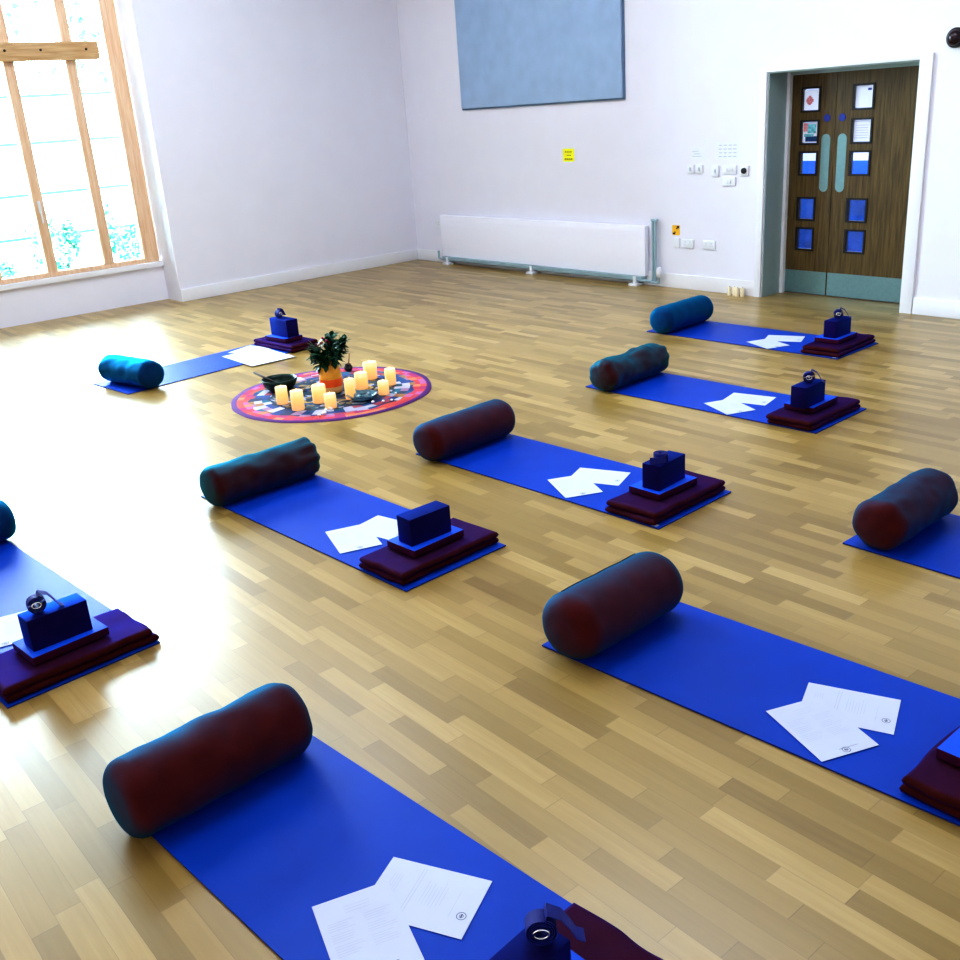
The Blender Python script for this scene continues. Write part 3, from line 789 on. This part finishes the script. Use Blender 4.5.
def stack(k, u, v, rz=0, brick=True, strap=None, seed=1, block_u=-.02, block=True, bo=(0, 0), bs=1.0):
    (x, y), a = place(k, u, v); a += R(rz)
    bl = finish('folded_blanket', blanket_bm(seed), 'blanket', smooth=True)
    bl.location = (x, y, MT); bl.rotation_euler = (0, 0, a)
    tag(bl, 'dark maroon folded blanket on the mat ' + WHERE[k], 'blanket', 'folded blankets at the foot of the mats')
    def loc(du, dv, z): return (x + du*math.cos(a) - dv*math.sin(a), y + du*math.sin(a) + dv*math.cos(a), z)
    z = MT + BL_H + .0065
    if block:
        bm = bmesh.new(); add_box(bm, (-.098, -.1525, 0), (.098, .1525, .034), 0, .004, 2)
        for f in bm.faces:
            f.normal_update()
            if f.normal.z < .5: f.material_index = 1  # all but the top take the painted shade colour
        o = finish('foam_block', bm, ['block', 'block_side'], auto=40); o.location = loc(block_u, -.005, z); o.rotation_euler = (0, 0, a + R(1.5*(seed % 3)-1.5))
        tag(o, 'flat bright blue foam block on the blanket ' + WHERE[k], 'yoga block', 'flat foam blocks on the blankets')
        z += .034
    if brick:
        bm = bmesh.new(); add_box(bm, (-.05*bs, -.117*bs, 0), (.05*bs, .117*bs, .130*bs), 0, .004, 2)
        o = finish('yoga_brick', bm, 'brick', auto=40); o.location = loc(block_u+.012+bo[0], -.015+bo[1], z + .0005); o.rotation_euler = (0, 0, a + R(2*(seed % 4)-3))
        tag(o, 'navy foam brick standing on edge on the blue block ' + WHERE[k], 'yoga brick', 'bricks standing on the foam blocks')
        z += .1305*bs
        if strap:
            t = thing('yoga_strap', 'navy strap rolled up on top of the brick ' + WHERE[k], 'strap', loc(block_u+.012+bo[0], -.015 + bo[1] + strap[1], z), a + R(strap[2]), 'rolled straps on the bricks')
            if strap[0] == 'flat':
                w = finish('webbing', strap_bm('flat'), 'webbing', t, loc=(0, 0, .0195), rot=(R(90), 0, 0), auto=50)
                finish('buckle', torus_bm(.022, .014, .003, y=-.0215), 'chrome', w, smooth=True)
            else:
                w = finish('webbing', strap_bm('up'), 'webbing', t, loc=(0, 0, .0375), auto=50)
                finish('buckle', torus_bm(.017, .012, .003, y=-.0215), 'chrome', w, smooth=True)
stack('A', .745, .0, 2, True, ('up', 0, 30), 1)
stack('B', .735, -.02, 0, True, ('up', 0, 32), 2, bo=(.01, -.07))
stack('C', .735, .0, 0, True, ('flat', -.03, 75), 3)
stack('D', .725, .0, 1, True, None, 4)
stack('E', .745, .0, 0, True, ('up', -.055, 77), 5)
stack('F', .565, -.03, 0, True, ('up', .075, 47), 6, bo=(.0, -.03))
stack('G', .63, .0, -4, False, None, 7)
stack('I', .80, -.06, 0, True, ('up', .06, 20), 8, bs=1.2)

# ------------------------------------------------------------------ mandala altar
CX, CY = 5.13, -4.68
bm = bmesh.new(); n = 96
prev = None; cen = bm.verts.new((0, 0, .006))
for r in (.15, .3, .45, .6, .70, .755):
    ring = []
    for i in range(n):
        a = 2*PI*i/n; rr = r*(1 + (noise.noise(Vector((math.cos(a)*3, math.sin(a)*3, 1)))*.018 if r > .6 else 0))
        ring.append(bm.verts.new((rr*math.cos(a), rr*math.sin(a), .006 + .002*noise.noise(Vector((rr*math.cos(a)*6, rr*math.sin(a)*6, 4))))))
    for i in range(n):
        if prev is None: bm.faces.new((cen, ring[i], ring[(i+1)%n]))
        else: bm.faces.new((prev[i], ring[i], ring[(i+1)%n], prev[(i+1)%n]))
    prev = ring
low = [bm.verts.new((v.co.x*1.004, v.co.y*1.004, .0005)) for v in prev]
for i in range(n): bm.faces.new((prev[i], low[i], low[(i+1)%n], prev[(i+1)%n]))
o = finish('mandala_cloth', bm, 'mandala', smooth=True); o.location = (CX, CY, 0)
tag(o, 'round mandala cloth with red and purple border, spread flat on the floor', 'cloth')
ZC = .009
CANDLES = [
 (5.081, -5.097, .044, .142, 'lit ivory candle in front of the dark bowl, leftmost on the mandala cloth'),
 (5.320, -5.106, .046, .157, 'lit tall ivory candle second from the left on the mandala cloth'),
 (5.284, -4.903, .051, .146, 'lit broad ivory candle left of the vase foot'),
 (5.474, -4.928, .043, .115, 'lit short ivory candle nearest the front rim of the mandala cloth'),
 (5.392, -4.703, .039, .165, 'lit slim tall ivory candle just right of the vase'),
 (5.222, -4.491, .050, .138, 'lit broad ivory candle between the slim one and the rear one'),
 (5.026, -4.275, .053, .148, 'lit broad ivory candle farthest to the rear of the cloth'),
 (5.313, -4.285, .042, .139, 'lit ivory candle farthest right on the mandala cloth'),
 (5.497, -4.480, .041, .111, 'lit short ivory candle in front of the rightmost candle')]
for x, y, r, h, lb in CANDLES:
    o = candle_meshes(r, h*.91); o.location = (x+.022, y+.004, ZC); tag(o, lb, 'candle', 'lit candles on the mandala cloth')

# vase with bouquet
VX, VY = 5.135, -4.685
t = thing('vase', 'orange, red and cream banded vase in the middle of the mandala cloth', 'vase', (VX, VY, ZC)); t.scale = (1.15, 1.15, 1.18)
b = bmesh.new(); add_lathe(b, [(.062, 0), (.070, .006), (.074, .03), (.075, .045)], 32); finish('vase_foot', b, 'vase_c', t, auto=50)
b = bmesh.new(); add_lathe(b, [(.0752, .045), (.076, .07), (.074, .095)], 32, cap=False); finish('red_band', b, 'vase_r', t, smooth=True)
b = bmesh.new(); add_lathe(b, [(.0742, .095), (.071, .13), (.062, .165), (.052, .195), (.049, .215), (.051, .222), (.045, .222), (.042, .20), (.04, .15)], 32, cap=False); finish('vase_body', b, 'vase_y', t, smooth=True)
def leaf(bm, base, d, up, L, W, mi=0):
    d = d.normalized(); s = d.cross(up).normalized(); nrm = s.cross(d)
    ts = [0, .25, .55, .8, 1]; ws = [.05, .75, 1, .6, .02]
    rows = []
    for tt, w in zip(ts, ws):
        c = base + d*L*tt - Vector((0, 0, 1))*L*.18*tt*tt
        rows.append([bm.verts.new(c - s*W*w/2 + nrm*W*.12*w), bm.verts.new(c), bm.verts.new(c + s*W*w/2 + nrm*W*.12*w)])
    for A, B in zip(rows[:-1], rows[1:]):
        for j in range(2):
            f = bm.faces.new((A[j], B[j], B[j+1], A[j+1])); f.material_index = mi
def rvec(rnd): 
    while True:
        v = Vector((rnd.uniform(-1, 1), rnd.uniform(-1, 1), rnd.uniform(-1, 1)))
        if .05 < v.length < 1: return v
t = thing('bouquet', 'bunch of dark green leafy stems with small red berries in the vase', 'bouquet', (VX, VY, ZC))
rnd = random.Random(3); bl = bmesh.new(); bs = bmesh.new()
for i in range(34):
    a = rnd.random()*2*PI; sp = .135*math.sqrt(rnd.random()); hh = rnd.uniform(.33, .45) - sp*.35
    top = Vector((sp*math.cos(a), sp*math.sin(a), hh)); bot = Vector((.015*math.cos(a), .015*math.sin(a), .12))
    add_tube(bs, [bot, bot.lerp(top, .5) + Vector((0, 0, .02)), top], .0025, 5)
    for j in range(13):
        f = rnd.uniform(.54, 1.0); p = bot.lerp(top, f); d = rvec(rnd) + Vector((math.cos(a)*.5, math.sin(a)*.5, .5))
        leaf(bl, p, d, Vector((.1, .2, 1)), rnd.uniform(.05, .085), rnd.uniform(.032, .048))
for i in range(6):
    p = Vector((rnd.uniform(-.06, .08), rnd.uniform(-.07, .05), rnd.uniform(.36, .42)))
    tt = bmesh.new(); bmesh.ops.create_icosphere(tt, subdivisions=2, radius=.011); finish('berry', tt, 'berry', t, smooth=True, loc=p)
finish('leaves', bl, 'leaf', t, smooth=True); finish('stems', bs, 'leaf', t, smooth=True)

# singing bowl and mallet
BX, BY = 4.73, -4.90
b = bmesh.new()
add_lathe(b, [(.06, 0), (.085, .004), (.118, .03), (.134, .065), (.138, .088), (.132, .090), (.127, .066), (.11, .034), (.08, .012), (.02, .009)], 40)
o = finish('singing_bowl', b, 'bowl', smooth=True); o.location = (BX, BY, ZC); tag(o, 'dark bronze singing bowl at the left of the mandala cloth', 'bowl')
t = thing('mallet', 'dark wooden mallet resting across the singing bowl', 'mallet', (BX, BY, ZC))
p0, p1 = Vector((-.185, -.112, .130)), Vector((.085, -.005, .034))
b = bmesh.new(); add_tube(b, [p0, p0.lerp(p1, .5), p0.lerp(p1, .78)], [.008, .009, .010], 10); finish('handle', b, 'dark_wood', t, smooth=True)
b = bmesh.new(); add_tube(b, [p0.lerp(p1, .77), p0.lerp(p1, .80), p0.lerp(p1, .97), p1], [.011, .015, .015, .011], 12); finish('mallet_head', b, 'black', t, smooth=True)
# little incense pot behind the vase
t = thing('incense_pot', 'small dark pot holding a wooden stick, behind the vase', 'pot', (4.68, -4.24, ZC))
b = bmesh.new(); add_lathe(b, [(.022, 0), (.034, .012), (.036, .03), (.024, .05), (.026, .056), (.020, .055), (.018, .03)], 20); finish('pot', b, 'black', t, smooth=True)
b = bmesh.new(); add_tube(b, [(.0, .0, .03), (.012, .018, .145)], .006, 8); finish('stick', b, 'stick', t, smooth=True)
# glass dish of crystals
t = thing('glass_dish', 'shallow blue-tinted glass dish in front of the slim candle', 'dish', (5.51, -4.66, ZC))
b = bmesh.new(); add_lathe(b, [(.05, 0), (.085, .010), (.115, .034), (.120, .042), (.112, .040), (.08, .016), (.02, .008)], 9)
finish('dish', b, 'crystal', t)
rnd = random.Random(5)
for i in range(5):
    tt = bmesh.new(); bmesh.ops.create_icosphere(tt, subdivisions=1, radius=.022)
    for v in tt.verts: v.co = Vector((v.co.x*rnd.uniform(.8, 1.3), v.co.y*rnd.uniform(.8, 1.2), v.co.z*rnd.uniform(.7, 1.3)))
    a = 2*PI*i/5; o = finish('crystal', tt, 'crystal', t, loc=(.045*math.cos(a), .045*math.sin(a), .028))
# white beads and tealights scattered on the cloth
bead = None
BE = [(5.544, -4.997, .012), (5.547, -4.955, .011), (5.61, -5.05, .016), (5.62, -5.10, .013), (5.653, -4.668, .012), (5.70, -4.61, .012), (5.72, -4.55, .010), (5.59, -4.42, .009)]
for i, (x, y, r) in enumerate(BE):
    tt = bmesh.new(); bmesh.ops.create_uvsphere(tt, u_segments=14, v_segments=8, radius=r)
    for v in tt.verts: v.co.z = (v.co.z + r)*.8
    o = finish('bead', tt, 'bead', smooth=True, loc=(x, y, ZC))
    tag(o, 'tiny white bead near the front rim of the mandala cloth', 'bead', 'white beads on the mandala cloth')

# ------------------------------------------------------------------ outside the window
struct(box_obj('ground', (-14, -20, -.3), (-.9, 8, -.05), 'grass'))
t = thing('garden_fence', 'white board fence with thin grey rails outside the window', 'fence', (-4.2, -2.5, -.05))
for i, (z0, z1) in enumerate(((0, .62), (.66, 1.22), (1.26, 1.92), (1.96, 2.55))):
    box_obj('board', (-.03, -5, z0), (.0, 5, z1), 'fence', t)
for z in (.62, 1.22, 1.92, 2.55): box_obj('rail', (-.02, -5, z), (.02, 5, z+.04), 'rail', t)
for y in (-4.5, -1.6, 1.4, 4.4): box_obj('post', (-.12, y-.05, 0), (-.03, y+.05, 2.6), 'fence', t)

def shrub(name, label, cat, loc, rx, ry, h, nl, ls, mat, seed, trunk=.0):
    t = thing(name, label, cat, loc)
    rnd = random.Random(seed); b = bmesh.new(); bs = bmesh.new()
    blobs = [(Vector((rnd.uniform(-.6, .6)*rx, rnd.uniform(-.8, .8)*ry, trunk + rnd.uniform(.15, .75)*h)), rnd.uniform(.22, .45)) for _ in range(9)]
    for i in range(nl):
        c, r = rnd.choice(blobs); v = rvec(rnd)
        p = c + Vector((v.x*rx, v.y*ry, v.z*h*.6))*r*1.3
        if p.z < .03: p.z = .03 + rnd.random()*.1
        leaf(b, p, rvec(rnd)+Vector((0, 0, .3)), Vector((.3, .1, 1)), ls*rnd.uniform(.7, 1.3), ls*.55)
    finish('leaves', b, mat, t, smooth=True)
    for c, r in blobs: add_tube(bs, [(0, 0, 0), (c.x*.3, c.y*.3, c.z*.5), tuple(c)], [.03, .02, .006], 6)
    finish('branches', bs, 'bark', t, smooth=True)
shrub('garden_bush', 'turquoise-green leafy bush outside the middle window pane', 'bush', (-1.9, -4.22, -.05), .42, .30, 1.15, 600, .085, 'bush', 1)
shrub('garden_bush', 'turquoise-green leafy bush outside the left window pane', 'bush', (-1.9, -5.25, -.05), .42, .38, .80, 600, .085, 'bush', 2)
shrub('garden_bush', 'turquoise-green leafy bush outside the right window pane, by the post', 'bush', (-2.1, -3.25, -.05), .42, .32, 1.15, 600, .085, 'bush', 3)
shrub('garden_tree', 'pale green tree rising beyond the fence', 'tree', (-7.5, -2.6, -.05), 1.6, 1.6, 3.0, 900, .20, 'tree', 4, 2.0)

# ------------------------------------------------------------------ light
W = bpy.data.worlds.new('sky'); S.world = W; W.use_nodes = True
WN, WL = W.node_tree.nodes, W.node_tree.links
bg = WN['Background']
sky = WN.new('ShaderNodeTexSky'); sky.sky_type = 'HOSEK_WILKIE'; sky.turbidity = 8; sky.ground_albedo = .6; sky.sun_direction = (.3, .6, .75)
mx = WN.new('ShaderNodeMix'); mx.data_type = 'RGBA'; mx.inputs['Factor'].default_value = .85
WL.new(sky.outputs[0], mx.inputs['A']); mx.inputs['B'].default_value = (.70, .88, 1.0, 1)
WL.new(mx.outputs['Result'], bg.inputs['Color']); bg.inputs['Strength'].default_value = 21.0

def area(name, loc, rot, sx, sy, power, col, portal=False):
    d = bpy.data.lights.new(name, 'AREA'); d.shape = 'RECTANGLE'; d.size = sx; d.size_y = sy; d.energy = power; d.color = col
    if portal: d.cycles.is_portal = True
    o = bpy.data.objects.new(name, d); COL.objects.link(o); o.location = loc; o.rotation_euler = rot
    return o
area('window_portal', (-.52, (WY0+WY1)/2, (WZ0+WZ1)/2), (0, R(-90), 0), WZ1-WZ0, WY0-WY1, 1, (1, 1, 1), True)
for x, y, pw in ((3.2, -4.4, 72), (3.2, -8.8, 34), (7.6, -4.0, 66), (8.4, -8.2, 9)):
    area('ceiling_fill', (x, y, H-.03), (0, 0, 0), 2.6, 2.6, pw, (.78, .86, 1.0))  # unseen fill lights added to brighten the room
area('rear_fill', (8.5, RY+.05, 2.6), (R(-90), 0, 0), 9, 3.0, 62, (1.0, .88, .74))  # unseen warm fill added behind the camera for the foreground
area('corridor_fill', (6.2, 1.7, 2.58), (0, 0, 0), 4, 1.2, 75, (.95, .98, 1))  # fill light added to whiten the upper corridor

# ------------------------------------------------------------------ camera
cam = bpy.data.cameras.new('camera'); cam.sensor_width = 36; cam.lens = 992.506*36/960; cam.clip_start = .05; cam.clip_end = 200
co = bpy.data.objects.new('camera', cam); COL.objects.link(co)
def cam_rot(pitch, yaw, roll):
    fw = Vector((math.sin(yaw)*math.cos(pitch), math.cos(yaw)*math.cos(pitch), -math.sin(pitch)))
    r = Vector((math.cos(yaw), -math.sin(yaw), 0)); up = r.cross(fw)
    c, s = math.cos(roll), math.sin(roll)
    r2, u2 = r*c + up*s, up*c - r*s
    return Matrix((r2, u2, -fw)).transposed().to_4x4()
co.matrix_world = Matrix.Translation((11.4862, -8.4395, 1.9468)) @ cam_rot(R(20.5265), R(-51.0837), R(-4.0259))
S.camera = co

S.view_settings.view_transform = 'Standard'
S.view_settings.look = 'High Contrast'
S.view_settings.exposure = .76
S.view_settings.gamma = 1
S.cycles.use_denoising = True
S.cycles.max_bounces = 8
S.cycles.transparent_max_bounces = 16
S.cycles.sample_clamp_indirect = 8
